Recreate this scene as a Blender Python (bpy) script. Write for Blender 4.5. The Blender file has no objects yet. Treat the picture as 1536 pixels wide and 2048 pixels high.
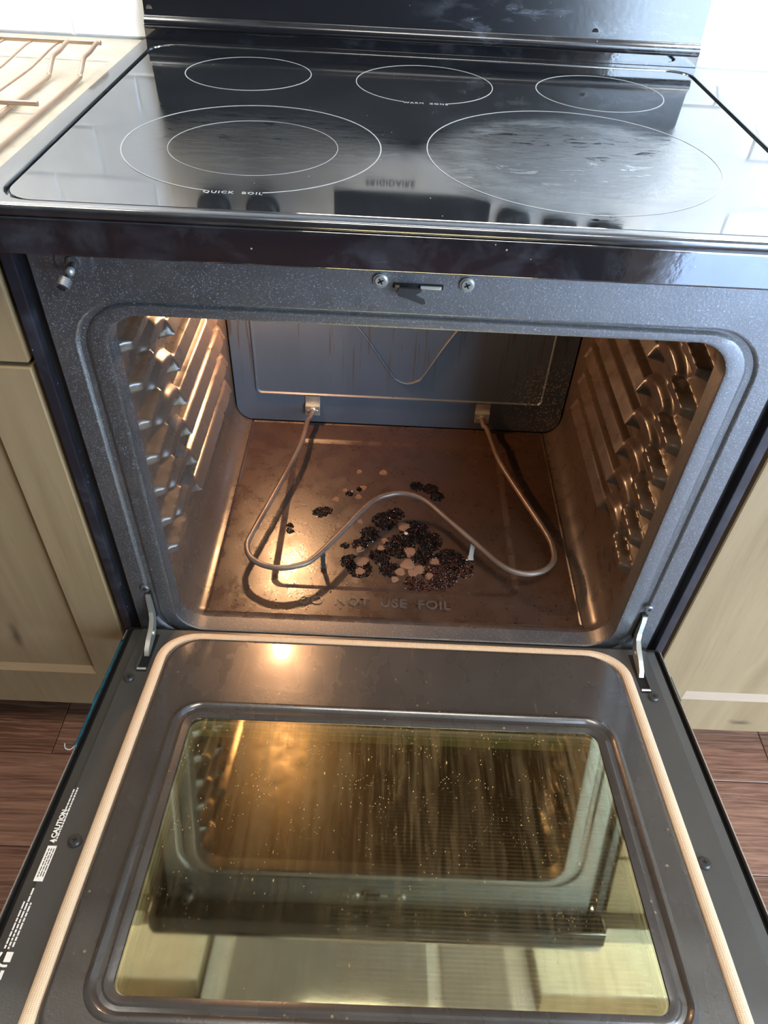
import bpy, bmesh, math, random
from mathutils import Vector, Matrix
random.seed(7)
C = bpy.context.scene.collection
SC = bpy.context.scene

# ------------------------------------------------------------------ camera
cam = bpy.data.objects.new('camera', bpy.data.cameras.new('camera'))
C.objects.link(cam)
cam.location = (-0.03452, -0.62255, 1.16480)
cam.rotation_euler = (0.80289, -0.04053, 0.02352)
cam.data.sensor_fit = 'VERTICAL'; cam.data.sensor_height = 36.0; cam.data.sensor_width = 36.0
cam.data.lens = 1472.45 * 36.0 / 2048.0
cam.data.clip_start = 0.02
SC.camera = cam

# ------------------------------------------------------------------ world, lights, exposure
SC.view_settings.view_transform = 'Standard'; SC.view_settings.look = 'None'
SC.view_settings.gamma = 1.0; SC.view_settings.use_curve_mapping = False
SC.view_settings.exposure = 0.16
w = bpy.data.worlds.new('world'); SC.world = w; w.use_nodes = True
w.node_tree.nodes['Background'].inputs[0].default_value = (0.62, 0.78, 1.0, 1)
w.node_tree.nodes['Background'].inputs[1].default_value = 17.0

def area(name, loc, rot, sx, sy, power, col, spread=180):
    l = bpy.data.lights.new(name, 'AREA'); l.shape = 'RECTANGLE'; l.size = sx; l.size_y = sy
    l.energy = power; l.color = col; l.spread = math.radians(spread)
    o = bpy.data.objects.new(name, l); C.objects.link(o); o.location = loc; o.rotation_euler = rot
    return o
# daylight coming through the glass patio door behind the viewer, to the right
dl = area('daylight', (1.70, -1.33, 1.06), (math.radians(90), 0, 0), 2.02, 2.1, 1, (1, 1, 1))
dl.data.cycles.is_portal = True
# ceiling light of the kitchen
area('ceiling_light', (0.15, -0.75, 2.47), (0, 0, 0), 0.9, 0.5, 27, (1.0, 0.90, 0.76))
# fill lights added under the wall cabinets to brighten tiles and counters
area('under_cabinet_fill', (-0.75, 0.40, 1.392), (0, 0, 0), 0.60, 0.06, 5.5, (1.0, 0.96, 0.88))
area('under_cabinet_fill', (0.75, 0.40, 1.392), (0, 0, 0), 0.60, 0.06, 9.0, (0.92, 0.97, 1.0))
area('hood_fill', (0.0, 0.16, 1.438), (0, 0, 0), 0.30, 0.03, 1.0, (1.0, 0.97, 0.9))  # added fill below the hood, for the wall behind the stove
# the oven's own bulb, upper left of the back wall
pl = bpy.data.lights.new('oven_light', 'POINT'); pl.energy = 7.0; pl.color = (1.0, 0.52, 0.24); pl.shadow_soft_size = 0.009
po = bpy.data.objects.new('oven_light', pl); C.objects.link(po); po.location = (-0.222, 0.455, 0.684)

# ------------------------------------------------------------------ node helper
class NT:
    def __init__(s, name):
        s.m = bpy.data.materials.new(name); s.m.use_nodes = True
        s.t = s.m.node_tree; s.t.nodes.clear()
        s.out = s.t.nodes.new('ShaderNodeOutputMaterial')
        s.tc = s.t.nodes.new('ShaderNodeTexCoord')
    def put(s, sock, v):
        if hasattr(v, 'is_linked') or hasattr(v, 'links'): s.t.links.new(v, sock)
        elif isinstance(v, (tuple, list)) and len(v) == 3 and sock.type == 'RGBA': sock.default_value = (*v, 1)
        else: sock.default_value = v
    def n(s, typ, *ins, out=0, **kw):
        nd = s.t.nodes.new('ShaderNode' + typ)
        named = {}
        for k, v in kw.items():
            if k.startswith('i_'): named[k[2:].replace('_', ' ')] = v
            else: setattr(nd, k, v)
        for i, v in enumerate(ins):
            if v is not None: s.put(nd.inputs[i], v)
        for k, v in named.items(): s.put(nd.inputs[k], v)
        return nd.outputs[out]
    def math(s, op, a, b=0.0, clamp=False): return s.n('Math', a, b, operation=op, use_clamp=clamp)
    def obj(s, scale=(1, 1, 1), loc=(0, 0, 0), rot=(0, 0, 0)):
        nd = s.t.nodes.new('ShaderNodeMapping'); s.t.links.new(s.tc.outputs['Object'], nd.inputs[0])
        nd.inputs['Scale'].default_value = scale; nd.inputs['Location'].default_value = loc; nd.inputs['Rotation'].default_value = rot
        return nd.outputs[0]
    def noise(s, vec, scale, detail=3, rough=.55, dist=0.0):
        return s.n('TexNoise', i_Vector=vec, i_Scale=scale, i_Detail=detail, i_Roughness=rough, i_Distortion=dist)
    def ramp(s, fac, lo, hi, a=0.0, b=1.0): return s.n('MapRange', fac, lo, hi, a, b)
    def mix(s, fac, a, b):
        nd = s.t.nodes.new('ShaderNodeMix'); nd.data_type = 'RGBA'
        s.put(nd.inputs[0], fac); s.put(nd.inputs[6], a); s.put(nd.inputs[7], b); return nd.outputs[2]
    def specks(s, vec, scale, size):      # tiny dots, 1 inside a dot
        nd = s.t.nodes.new('ShaderNodeTexVoronoi'); s.put(nd.inputs['Vector'], vec); nd.inputs['Scale'].default_value = scale
        return s.ramp(nd.outputs['Distance'], size, size * .55)
    def sparse(s, vec, scale, size, keep):  # dots of which only a share is kept
        nd = s.t.nodes.new('ShaderNodeTexVoronoi'); s.put(nd.inputs['Vector'], vec); nd.inputs['Scale'].default_value = scale
        d = s.ramp(nd.outputs['Distance'], size, size * .5)
        sep = s.n('SeparateColor', nd.outputs['Color'])
        k = s.math('LESS_THAN', sep, keep)
        return s.math('MULTIPLY', d, k)
    def blob(s, vec, c, r, soft=.5):
        d = s.n('VectorMath', vec, c, operation='DISTANCE', out=1)
        return s.ramp(d, r, r * (1 - soft))
    def bsdf(s, base=(.5, .5, .5), rough=.5, metal=0.0, **kw):
        nd = s.t.nodes.new('ShaderNodeBsdfPrincipled')
        s.put(nd.inputs['Base Color'], base); s.put(nd.inputs['Roughness'], rough); s.put(nd.inputs['Metallic'], metal)
        for k, v in kw.items(): s.put(nd.inputs[k.replace('_', ' ')], v)
        return nd.outputs[0]
    def bump(s, h, strength=.3, dist=.001):
        return s.n('Bump', i_Strength=strength, i_Distance=dist, i_Height=h)
    def done(s, sh): s.t.links.new(sh, s.out.inputs[0]); return s.m

def simple(name, base, rough=.5, metal=0.0, **kw):
    t = NT(name); v = t.obj()
    nz = t.noise(v, 35, 3)
    r = t.ramp(nz, .3, .7, max(rough - .05, 0.02), min(rough + .06, 1))
    b = t.mix(t.ramp(t.noise(v, 14, 4), .3, .7), tuple(c * .9 for c in base), tuple(min(1, c * 1.08) for c in base))
    return t.done(t.bsdf(b, r, metal, **kw))

M = {}
# dark speckled porcelain enamel of front frame
t = NT('speckled_enamel'); v = t.obj()
sp = t.math('MAXIMUM', t.sparse(v, 700, .36, .40), t.math('MULTIPLY', t.sparse(v, 260, .22, .14), 1.0))
clean = t.mix(t.ramp(t.noise(v, 9, 3), .35, .7), (.014, .016, .017), (.024, .026, .027))
grime = t.math('MULTIPLY', t.ramp(t.noise(t.obj((1, 1, 1), (3, 1, 2)), 16, 5), .52, .72), .45)
base = t.mix(grime, t.mix(t.math('MULTIPLY', sp, .75), clean, (.34, .37, .40)), (.050, .040, .028))
nrm = t.bump(t.noise(v, 330, 2), .35, .0006)
M['frame'] = t.done(t.bsdf(base, t.ramp(t.noise(v, 60, 3), .3, .7, .44, .52), 0, Normal=nrm, IOR=2.5))
# interior enamel, greasy brown film
def interior(name, clean, greasy, amount, rough=.22, spat=.55, bump=.25):
    t = NT(name); v = t.obj()
    film = t.ramp(t.noise(v, 7, 4), .5 - amount * .5, .75 - amount * .3)
    base = t.mix(film, clean, greasy)
    cl = t.ramp(t.noise(v, 13, 3), .42, .62)
    s1 = t.math('MULTIPLY', t.sparse(v, 260, .36, .22 + .25 * spat), cl)
    s2 = t.math('MAXIMUM', t.math('MULTIPLY', t.sparse(v, 110, .17, .20), cl), t.sparse(v, 330, .34, .10 * spat))
    spm = t.math('MULTIPLY', t.math('MAXIMUM', s1, s2), spat * 1.6, True)
    base = t.mix(spm, base, (.010, .004, .002))
    nrm = t.bump(t.math('ADD', t.noise(v, 240, 3), t.math('MULTIPLY', spm, .8)), bump, .0008)
    return t.done(t.bsdf(base, t.ramp(t.noise(v, 40, 4), .3, .7, rough, rough + .18), 0, Normal=nrm, IOR=1.75))
M['wall_in'] = interior('oven_wall_enamel', (.066, .048, .036), (.080, .055, .038), .3, .22, .22, .02)
M['floor_in'] = interior('oven_floor_enamel', (.028, .020, .015), (.048, .024, .014), .7, .21, .95, .22)
M['dark_in'] = interior('dimmed_ceiling_enamel', (.012, .010, .009), (.022, .015, .010), .5, .45, .2, .1)  # darkened to keep the lamp's glow on the cavity ceiling faint
M['lip'] = interior('oven_lip_enamel', (.040, .040, .040), (.10, .065, .045), .35, .2, .3)
# back wall enamel with long rusty drips
t = NT('oven_back_enamel'); v = t.obj()
base = t.mix(t.ramp(t.noise(v, 5, 3), .3, .7), (.036, .054, .076), (.050, .072, .096))  # the window's blue sheen is mixed into the enamel's base colour

dv = t.obj((170, 1, 7)); dn = t.noise(dv, 1, 2, .5)
top = t.ramp(t.n('SeparateXYZ', v, out=2), .37, .47)
dr = t.math('MULTIPLY', t.ramp(dn, .60, .64), top)
dv2 = t.math('MULTIPLY', t.sparse(t.obj((1, 1, .35)), 75, .16, .12), 1)
base = t.mix(t.math('MAXIMUM', dr, dv2), base, (.035, .018, .008))
cr = t.math('MULTIPLY', t.blob(v, (.285, .49, .385), .105, .7), t.sparse(v, 300, .45, .5))
base = t.mix(cr, base, (.85, .68, .46))
nrm = t.bump(t.noise(v, 300, 2), .2, .0006)
M['back_in'] = t.done(t.bsdf(base, t.ramp(t.noise(t.obj((1, 1, .5)), 14, 4), .3, .7, .48, .60), 0, Normal=nrm, IOR=2.2))
# door liner
t = NT('door_liner_enamel'); v = t.obj()
base = t.mix(t.ramp(t.noise(v, 6, 4), .3, .7), (.040, .036, .031), (.062, .053, .044))

drp = t.math('MULTIPLY', t.ramp(t.noise(t.obj((60, 7, 1)), 1, 3), .66, .74), .35)
base = t.mix(drp, base, (.20, .12, .06))
base = t.mix(t.math('MULTIPLY', t.sparse(v, 75, .13, .16), .8), base, (.30, .21, .12))
nrm = t.bump(t.noise(v, 420, 2), .25, .0005)
M['liner'] = t.done(t.bsdf(base, t.ramp(t.noise(t.obj((2, 1, 1)), 12, 4), .3, .7, .22, .34), 0, Normal=nrm, Specular_IOR_Level=.6, Coat_Weight=.6, Coat_Roughness=.10))
t = NT('door_border_enamel'); v = t.obj()
base = t.mix(t.ramp(t.noise(v, 6, 4), .3, .7), (.048, .046, .041), (.064, .060, .052))
nrm = t.bump(t.noise(v, 420, 2), .3, .0006)
M['border'] = t.done(t.bsdf(base, .36, 0, Normal=nrm, Specular_IOR_Level=.7))
# cooktop glass: black, mirror like, with dried smears
t = NT('cooktop_glass'); v = t.obj()
sm = t.ramp(t.noise(t.obj((1.2, 3.2, 1)), 30, 10, .74, .6), .42, .82)
region = t.math('MAXIMUM', t.blob(v, (.155, .150, .919), .17, .75), t.math('MULTIPLY', t.blob(v, (-.17, .17, .919), .17, .8), .35))
ring = t.n('VectorMath', t.obj((1, 1, 1)), (.143, .150, .919), operation='DISTANCE', out=1)
band = t.math('MULTIPLY', t.ramp(t.math('ABSOLUTE', t.math('SUBTRACT', ring, .108)), .022, .006), t.ramp(t.noise(v, 55, 6, .7), .40, .62))
dust = t.ramp(t.noise(v, 5, 6, .65), .35, .85, .004, .030)
res = t.math('ADD', t.math('MULTIPLY', t.math('MULTIPLY', sm, region), .17), t.math('MULTIPLY', t.math('MULTIPLY', band, region), .30), True)
spk = t.sparse(v, 110, .07, .10)
base = t.mix(t.math('ADD', dust, res, True), (.005, .006, .008), (.40, .47, .52))
base = t.mix(spk, base, (.7, .68, .62))
nrm = t.bump(t.math('MULTIPLY', t.math('ADD', sm, band), region), .45, .0006)
rr_ = t.math('ADD', t.ramp(t.noise(v, 9, 4), .3, .8, .035, .075), t.math('MULTIPLY', t.math('MAXIMUM', res, 0.0), .5), True)
M['ctglass'] = t.done(t.bsdf(base, rr_, 0, Normal=nrm, IOR=2.25))
# gloss black painted steel with smears
def blackpaint(name, smear, rough=.12, base0=(.006, .007, .010), sc=(1, 1, 1), regx=None, ior=1.6):
    t = NT(name); v = t.obj()
    sm = t.ramp(t.noise(t.obj(sc), 18, 8, .68, .5), .50, .78)
    if regx: sm = t.math('MULTIPLY', sm, t.ramp(t.n('SeparateXYZ', v), regx[0], regx[1], .02, 1.0))
    sp = t.sparse(v, 95, .10, .14)
    fn = t.ramp(t.noise(t.obj((1.5, 1, 6), rot=(0, .6, 0)), 38, 5, .7, .8), .60, .68)
    mk = t.math('ADD', t.math('MULTIPLY', sm, smear), t.math('MULTIPLY', t.math('MULTIPLY', fn, sm), smear * 1.3), True)
    base = t.mix(mk, base0, (.52, .60, .72)); base = t.mix(t.math('MULTIPLY', sp, .6), base, (.5, .52, .5))
    r = t.math('ADD', rough, t.math('MULTIPLY', sm, .10), True)
    return t.done(t.bsdf(base, r, 0, IOR=ior, Normal=t.bump(t.noise(v, 120, 2), .10, .0006)))
M['black'] = blackpaint('gloss_black_steel', .06, .06, ior=2.3)
M['backguard'] = blackpaint('smeared_black_steel', .26, .20, sc=(.8, 1, 2.6), regx=(-.02, .16), ior=1.8)
M['ctframe'] = blackpaint('cooktop_rim_paint', .03, .15, (.010, .012, .014), ior=2.3)
M['side'] = blackpaint('side_panel_paint', .05, .35, (.012, .012, .016))
M['matte_black'] = simple('matte_black', (.010, .010, .011), .45)
M['void'] = simple('recess_shade', (.004, .004, .004), .9)  # near-black stands in for the shade in slots, holes and gaps
M['steel'] = simple('brushed_stainless', (.70, .66, .60), .42, 1.0)
M['edge'] = simple('steel_edge', (.62, .56, .48), .3, .8)
M['zinc'] = simple('zinc_plate', (.66, .65, .57), .36, .85)
M['screwm'] = simple('screw_metal', (.42, .41, .37), .4, .7)
M['screwd'] = simple('dark_screw', (.05, .048, .044), .35, .3)
t = NT('element_sheath'); v = t.obj()
f = t.ramp(t.noise(v, 11, 4), .35, .65)
M['element'] = t.done(t.bsdf(t.mix(f, (.12, .082, .060), (.20, .155, .125)), .38, .35))
M['mark'] = simple('printed_grey_line', (.30, .31, .31), .5)
M['white'] = simple('printed_white', (.80, .78, .70), .5)
M['tape'] = simple('teal_film', (.010, .070, .090), .35)
# woven gasket
t = NT('woven_gasket'); v = t.obj()
wv = t.n('TexWave', i_Vector=t.obj((1, 1, 1)), i_Scale=230.0, i_Distortion=1.2, wave_type='BANDS', bands_direction='Y', out=1)
wx = t.n('TexWave', i_Vector=t.obj((1, 1, 1)), i_Scale=150.0, i_Distortion=1.2, wave_type='BANDS', bands_direction='X', out=1)
k = t.math('MULTIPLY', wv, wx)
M['gasket'] = t.done(t.bsdf(t.mix(k, (.62, .44, .27), (.95, .78, .56)), .85, 0, Normal=t.bump(k, .5, .0008)))
# door glass: coated, dirty pane in front; dark patterned outer pane behind
t = NT('coated_oven_glass'); v = t.obj()
irid = t.mix(t.ramp(t.noise(t.obj((3, 1, 1)), 3.2, 2, .5, .6), .35, .65), (1.0, .86, .50), (.92, .93, .58))
tr = t.n('BsdfTransparent', (.94, .88, .64)); gl = t.n('BsdfGlossy', irid, t.ramp(t.noise(v, 12, 4), .3, .7, .02, .06))
lw = t.n('LayerWeight', .5, out=0)
s1 = t.n('MixShader', t.math('ADD', .50, t.math('MULTIPLY', lw, .35), True), tr, gl)
xg = t.n('SeparateXYZ', v); yg = t.n('SeparateXYZ', v, out=1)
far = t.ramp(yg, -.40, -.20, .35, 1.0)
area_ = t.math('MULTIPLY', t.ramp(t.noise(t.obj((1.4, .8, 1), (.2, .1, 0)), 6, 3), .35, .65, .25, 1.0), far)
st1 = t.ramp(t.noise(t.obj((60, 5, 1)), 1, 6, .65, .5), .47, .62)
st2 = t.ramp(t.noise(t.obj((210, 13, 1)), 1, 5, .6, .4), .51, .66)
streak = t.math('MAXIMUM', st1, t.math('MULTIPLY', st2, .8))
clus = t.ramp(t.noise(v, 22, 3), .42, .62)
dots = t.math('MAXIMUM', t.math('MULTIPLY', t.sparse(t.obj((1, .6, 1)), 420, .30, .36), clus), t.math('MAXIMUM', t.sparse(t.obj((1, .7, 1)), 190, .15, .22), t.sparse(t.obj((1, .45, 1)), 100, .11, .14)))
g1 = t.math('ADD', t.math('MULTIPLY', t.math('MULTIPLY', streak, area_), .50), t.math('ADD', .04, t.math('MULTIPLY', t.math('MULTIPLY', dots, far), .75)), True)
dirt = t.bsdf(t.mix(dots, (.16, .105, .040), (.62, .44, .16)), .5)
s2 = t.n('MixShader', g1, s1, dirt)
M['pane'] = t.done(s2)
t = NT('patterned_outer_glass'); v = t.obj()
st = t.n('TexWave', i_Vector=v, i_Scale=72.0, wave_type='BANDS', bands_direction='Y', out=1)
xyz = t.n('SeparateXYZ', v); yy_n = t.n('SeparateXYZ', v, out=1)
reg = t.math('MULTIPLY', t.ramp(t.math('ADD', xyz, t.math('MULTIPLY', t.noise(v, 9, 3), .15)), .02, .14), t.ramp(yy_n, -.22, -.34))
M['outerglass'] = t.done(t.bsdf(t.mix(t.math('MULTIPLY', t.ramp(st, .55, .75), reg), (.018, .014, .008), (.20, .17, .11)), .12, 0, IOR=1.6))
M['packframe'] = simple('glass_pack_frame', (.90, .88, .76), .40, .1)
M['packgreen'] = simple('green_glass_pack', (.50, .52, .22), .40, .1)
# stone counter, tiles, wood, floor
t = NT('quartz_counter'); v = t.obj()
b = t.mix(t.ramp(t.noise(v, 30, 5), .4, .7), (.40, .355, .27), (.47, .43, .355))
b = t.mix(t.math('MULTIPLY', t.ramp(t.noise(v, 95, 4), .60, .68), .55), b, (.27, .21, .13))
b = t.mix(t.sparse(v, 160, .16, .07), b, (.12, .09, .06))
M['counter'] = t.done(t.bsdf(b, .32, 0))
M['tile'] = simple('glazed_white_tile', (.86, .87, .87), .12)
M['grout'] = simple('pale_grout', (.80, .81, .80), .8)
M['paint'] = simple('white_wall_paint', (.78, .78, .75), .8)
M['dimpaint'] = simple('dim_room_taupe', (.30, .27, .24), .85)  # dark tone chosen so the unseen walls reflect dimly in the range
M['patio'] = simple('pale_patio_concrete', (.60, .68, .86), .8)
M['cream'] = simple('cream_bright_panel', (.90, .84, .70), .5)  # pale tone for the panels added to brighten the cabinet undersides
M['ceil'] = simple('ceiling_paint', (.85, .85, .83), .9)
KNOTS = [((.073, 0, .282), (110, 0, 26)), ((-.052, 0, .148), (42, 0, 120))]
def wood(name, a, b_, knot, axis='z', rough=.48, sc=1.0):
    t = NT(name)
    s = {'z': (22, 22, 1.6), 'x': (1.6, 22, 22)}[axis]
    inf = t.n('ObjectInfo', out=5 if False else 0)
    v0 = t.tc.outputs['Object']
    v = t.n('VectorMath', v0, t.n('VectorMath', inf, (7.3, 5.1, 3.7), operation='MULTIPLY'), operation='ADD')
    v = t.n('VectorMath', v, tuple(q * sc for q in s), operation='MULTIPLY')
    n1 = t.noise(v, 1.0, 6, .6, 1.4); n2 = t.noise(v, 4.5, 4, .6, .6)
    c = t.mix(t.ramp(n1, .3, .7), a, b_)
    c = t.mix(t.math('MULTIPLY', t.ramp(n2, .55, .75), .35), c, knot)
    kn = t.noise(v0, 3.1, 2, .5)
    c = t.mix(t.math('MULTIPLY', t.ramp(kn, .68, .78), .55), c, knot)
    for kc in KNOTS:
        wv = t.n('VectorMath', v0, t.n('VectorMath', t.n('TexNoise', i_Vector=v0, i_Scale=30.0, out=1), (.01, 0, .02), operation='MULTIPLY'), operation='ADD')
        sv = t.n('VectorMath', t.n('VectorMath', wv, kc[0], operation='SUBTRACT'), kc[1], operation='MULTIPLY')
        ln = t.n('VectorMath', sv, operation='LENGTH', out=1)
        c = t.mix(t.math('MULTIPLY', t.ramp(ln, 1.0, .15), .75), c, tuple(q * .35 for q in knot))
    return t.done(t.bsdf(c, rough, 0, Normal=t.bump(n2, .10, .001)))
M['wood'] = wood('stained_cabinet_wood', (.215, .145, .070), (.285, .200, .105), (.12, .078, .040))
M['ledge'] = wood('lit_ledge_wood', (.235, .150, .078), (.285, .19, .105), (.2, .13, .07), 'x')  # wood copy for the upward bevel, tone set for the light it catches
def floorm():
    t = NT('brown_vinyl_plank')
    loc = t.n('ObjectInfo', out=0)
    v0 = t.tc.outputs['Object']
    v = t.n('VectorMath', v0, t.n('VectorMath', loc, (3.3, 9.1, 0), operation='MULTIPLY'), operation='ADD')
    va = t.n('VectorMath', v, (3.2, 46, 1), operation='MULTIPLY')
    n1 = t.noise(va, 1, 6, .65, 1.8)
    rg = t.n('TexWave', i_Vector=t.n('VectorMath', v, (1.0, 7.0, 1), operation='MULTIPLY'), i_Scale=6.0, i_Distortion=9.0, i_Detail=3.0, wave_type='RINGS', out=1)
    rnd = t.n('ObjectInfo', out=5)
    a = t.mix(rnd, (.045, .017, .009), (.105, .044, .024))
    b_ = t.mix(rnd, (.21, .088, .048), (.33, .165, .105))
    c = t.mix(t.ramp(n1, .32, .70), a, b_)
    c = t.mix(t.math('MULTIPLY', t.ramp(rg, .72, .95), .25), c, (.36, .25, .19))
    fs = t.noise(t.n('VectorMath', v, (7, 170, 1), operation='MULTIPLY'), 1, 5, .6, .8)
    c = t.mix(t.math('MULTIPLY', t.ramp(fs, .60, .72), .55), c, (.45, .30, .22))
    return t.done(t.bsdf(c, t.ramp(n1, .3, .7, .30, .46), 0, Normal=t.bump(n1, .3, .001)))
M['plank'] = floorm()
M['copper_wire'] = simple('browned_rack_wire', (.46, .33, .235), .34, .6)
M['crust'] = simple('charred_crust', (.003, .002, .0015), .28, IOR=1.22)
M['crustred'] = simple('burnt_sugar', (.045, .012, .005), .25)
M['bubble'] = simple('brown_baked_bubble', (.15, .078, .044), .6)
M['ash'] = simple('grey_ash', (.38, .36, .33), .8)
M['filter'] = simple('filter_mesh_grey', (.36, .34, .33), .5, .2)
M['rubber'] = simple('dark_rubber', (.03, .03, .03), .6)
t = NT('clear_window_glass')
M['winglass'] = t.done(t.n('MixShader', .06, t.n('BsdfTransparent', (.97, .99, 1)), t.n('BsdfGlossy', (.9, .95, 1), .02)))
t = NT('bulb_glow'); M['bulb'] = t.done(t.n('Emission', (1.0, .62, .30), 6.0))

# ------------------------------------------------------------------ object helpers
def tag(o, label=None, cat=None, group=None, kind=None):
    if label: o['label'] = label
    if cat: o['category'] = cat
    if group: o['group'] = group
    if kind: o['kind'] = kind
    return o
def empty(name, loc=(0, 0, 0), rot=(0, 0, 0), parent=None):
    o = bpy.data.objects.new(name, None); C.objects.link(o); o.location = loc; o.rotation_euler = rot; o.empty_display_size = .05
    if parent: o.parent = parent
    return o
def finish(name, bm, mat, parent=None, smooth=35, loc=(0, 0, 0), rot=(0, 0, 0), recalc=True):
    if recalc: bmesh.ops.recalc_face_normals(bm, faces=bm.faces)
    me = bpy.data.meshes.new(name); bm.to_mesh(me); bm.free()
    mats = mat if isinstance(mat, (list, tuple)) else [mat]
    for q in mats: me.materials.append(M[q])
    if smooth:
        me.polygons.foreach_set('use_smooth', [True] * len(me.polygons))
        me.set_sharp_from_angle(angle=math.radians(smooth))
    o = bpy.data.objects.new(name, me)
    if smooth and len(me.polygons) < 4000:
        wn = o.modifiers.new('weighted', 'WEIGHTED_NORMAL'); wn.keep_sharp = True; wn.weight = 80
    C.objects.link(o); o.location = loc; o.rotation_euler = rot
    if parent: o.parent = parent
    return o
def box(bm, x0, x1, y0, y1, z0, z1, bev=0.0, seg=2):
    r = bmesh.ops.create_cube(bm, size=1.0)
    vs = r['verts']
    for v in vs: v.co = Vector(((x0 + x1) / 2 + v.co.x * (x1 - x0), (y0 + y1) / 2 + v.co.y * (y1 - y0), (z0 + z1) / 2 + v.co.z * (z1 - z0)))
    if bev:
        es = list({e for v in vs for e in v.link_edges})
        bmesh.ops.bevel(bm, geom=es, offset=bev, segments=seg, affect='EDGES', profile=.5)
def bx(name, mat, x0, x1, y0, y1, z0, z1, parent=None, bev=0.0, **kw):
    bm = bmesh.new(); box(bm, x0, x1, y0, y1, z0, z1, bev); return finish(name, bm, mat, parent, **kw)
def cyl(bm, c, axis, r, h, seg=24, r2=None):
    res = bmesh.ops.create_cone(bm, cap_ends=True, segments=seg, radius1=r, radius2=r if r2 is None else r2, depth=h)
    q = Vector((0, 0, 1)).rotation_difference(Vector(axis).normalized())
    for v in res['verts']: v.co = q @ v.co + Vector(c)
def rrect(hw, a0, a1, r, n=8, cx=0.0):
    r = min(r, hw - 1e-5, (a1 - a0) / 2 - 1e-5); P = []
    for (px, py, st) in ((cx + hw - r, a1 - r, 0), (cx - hw + r, a1 - r, 90), (cx - hw + r, a0 + r, 180), (cx + hw - r, a0 + r, 270)):
        for i in range(n + 1):
            a = math.radians(st + 90 * i / n); P.append((px + r * math.cos(a), py + r * math.sin(a)))
    return P
def loops(bm, L, close=True):
    rings = [[bm.verts.new(p) for p in l] for l in L]
    for A, B in zip(rings, rings[1:]):
        n = len(A)
        for i in range(n if close else n - 1):
            j = (i + 1) % n; bm.faces.new((A[i], A[j], B[j], B[i]))
    return rings
def tube(bm, pts, r, seg=10, closed=False, flat=1.0, cap=True):
    P = [Vector(p) for p in pts]; n = len(P); rings = []
    up = Vector((0, 0, 1)); prev = None
    for i in range(n):
        if closed: d = P[(i + 1) % n] - P[i - 1]
        else: d = P[min(i + 1, n - 1)] - P[max(i - 1, 0)]
        d.normalize()
        if prev is None:
            s = d.cross(up)
            if s.length < .1: s = d.cross(Vector((1, 0, 0)))
            s.normalize()
        else:
            s = prev - d * prev.dot(d)
            s.normalize()
        prev = s; u = s.cross(d)
        rings.append([bm.verts.new(P[i] + s * (r * math.cos(2 * math.pi * k / seg)) + u * (r * flat * math.sin(2 * math.pi * k / seg))) for k in range(seg)])
    m = n if closed else n - 1
    for i in range(m):
        A = rings[i]; B = rings[(i + 1) % n]
        for k in range(seg): bm.faces.new((A[k], A[(k + 1) % seg], B[(k + 1) % seg], B[k]))
    if not closed and cap: bm.faces.new(rings[0]); bm.faces.new(rings[-1])
def spline(pts, sub=8):
    P = [Vector(p) for p in pts]; out = []
    for i in range(len(P) - 1):
        p0 = P[max(i - 1, 0)]; p1 = P[i]; p2 = P[i + 1]; p3 = P[min(i + 2, len(P) - 1)]
        for k in range(sub):
            s = k / sub
            out.append(.5 * ((2 * p1) + (p2 - p0) * s + (2 * p0 - 5 * p1 + 4 * p2 - p3) * s * s + (3 * p1 - p0 - 3 * p2 + p3) * s ** 3))
    out.append(P[-1]); return out
def text(name, body, size, mat, parent, loc, rot, extrude=.0001, align='CENTER', bold=0.0, space=1.0, sx=1.0):
    cu = bpy.data.curves.new(name, 'FONT'); cu.body = body; cu.size = size; cu.extrude = extrude
    cu.align_x = align; cu.align_y = 'CENTER'; cu.offset = bold; cu.space_character = space; cu.resolution_u = 3
    o = bpy.data.objects.new(name, cu); C.objects.link(o)
    bpy.context.view_layer.update()
    me = bpy.data.meshes.new_from_object(o.evaluated_get(bpy.context.evaluated_depsgraph_get()))
    bpy.data.objects.remove(o); bpy.data.curves.remove(cu)
    me.materials.clear(); me.materials.append(M[mat])
    r = bpy.data.objects.new(name, me); C.objects.link(r); r.parent = parent; r.location = loc; r.rotation_euler = rot; r.scale = (sx, 1, 1)
    return r
R90 = math.pi / 2

# ------------------------------------------------------------------ the room
X0, X1, Y0, Y1, ZC = -2.2, 3.1, -1.30, 0.553, 2.5
YF = -4.6   # unseen room deepened left of the patio door wall, so its reflection stays dark
bm = bmesh.new(); box(bm, X0 - .08, X1 + .08, Y0 - .09, Y1 + .08, -.06, -.006); box(bm, X0 - .08, .66, YF - .08, Y0 - .09, -.06, -.006)
floor = tag(finish('floor', bm, 'void', smooth=0), kind='structure')
tag(bx('patio_ground', 'patio', .675, 9, -9, Y0 - .10, -.14, -.05, smooth=0), kind='structure')
bm = bmesh.new(); box(bm, X0 - .08, X1 + .08, Y0 - .08, Y1 + .08, ZC, ZC + .05); box(bm, X0 - .08, .67, YF, Y0 - .08, ZC, ZC + .05)
tag(finish('ceiling', bm, 'ceil', smooth=0), kind='structure')
wall = tag(bx('wall_back', 'grout', X0, X1, Y1, Y1 + .08, 0, ZC, smooth=0), kind='structure')
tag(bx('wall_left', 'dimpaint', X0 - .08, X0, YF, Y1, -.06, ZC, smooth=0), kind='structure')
tag(bx('wall_right', 'paint', X1, X1 + .08, Y0 - .08, Y1, -.06, ZC, smooth=0), kind='structure')
bm = bmesh.new()
box(bm, X0 - .08, .67, YF - .08, YF, -.06, ZC); box(bm, .59, .67, YF, Y0, -.06, ZC); box(bm, 2.73, X1, Y0 - .08, Y0, -.06, ZC); box(bm, .67, 2.73, Y0 - .08, Y0, 2.12, ZC)
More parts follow.
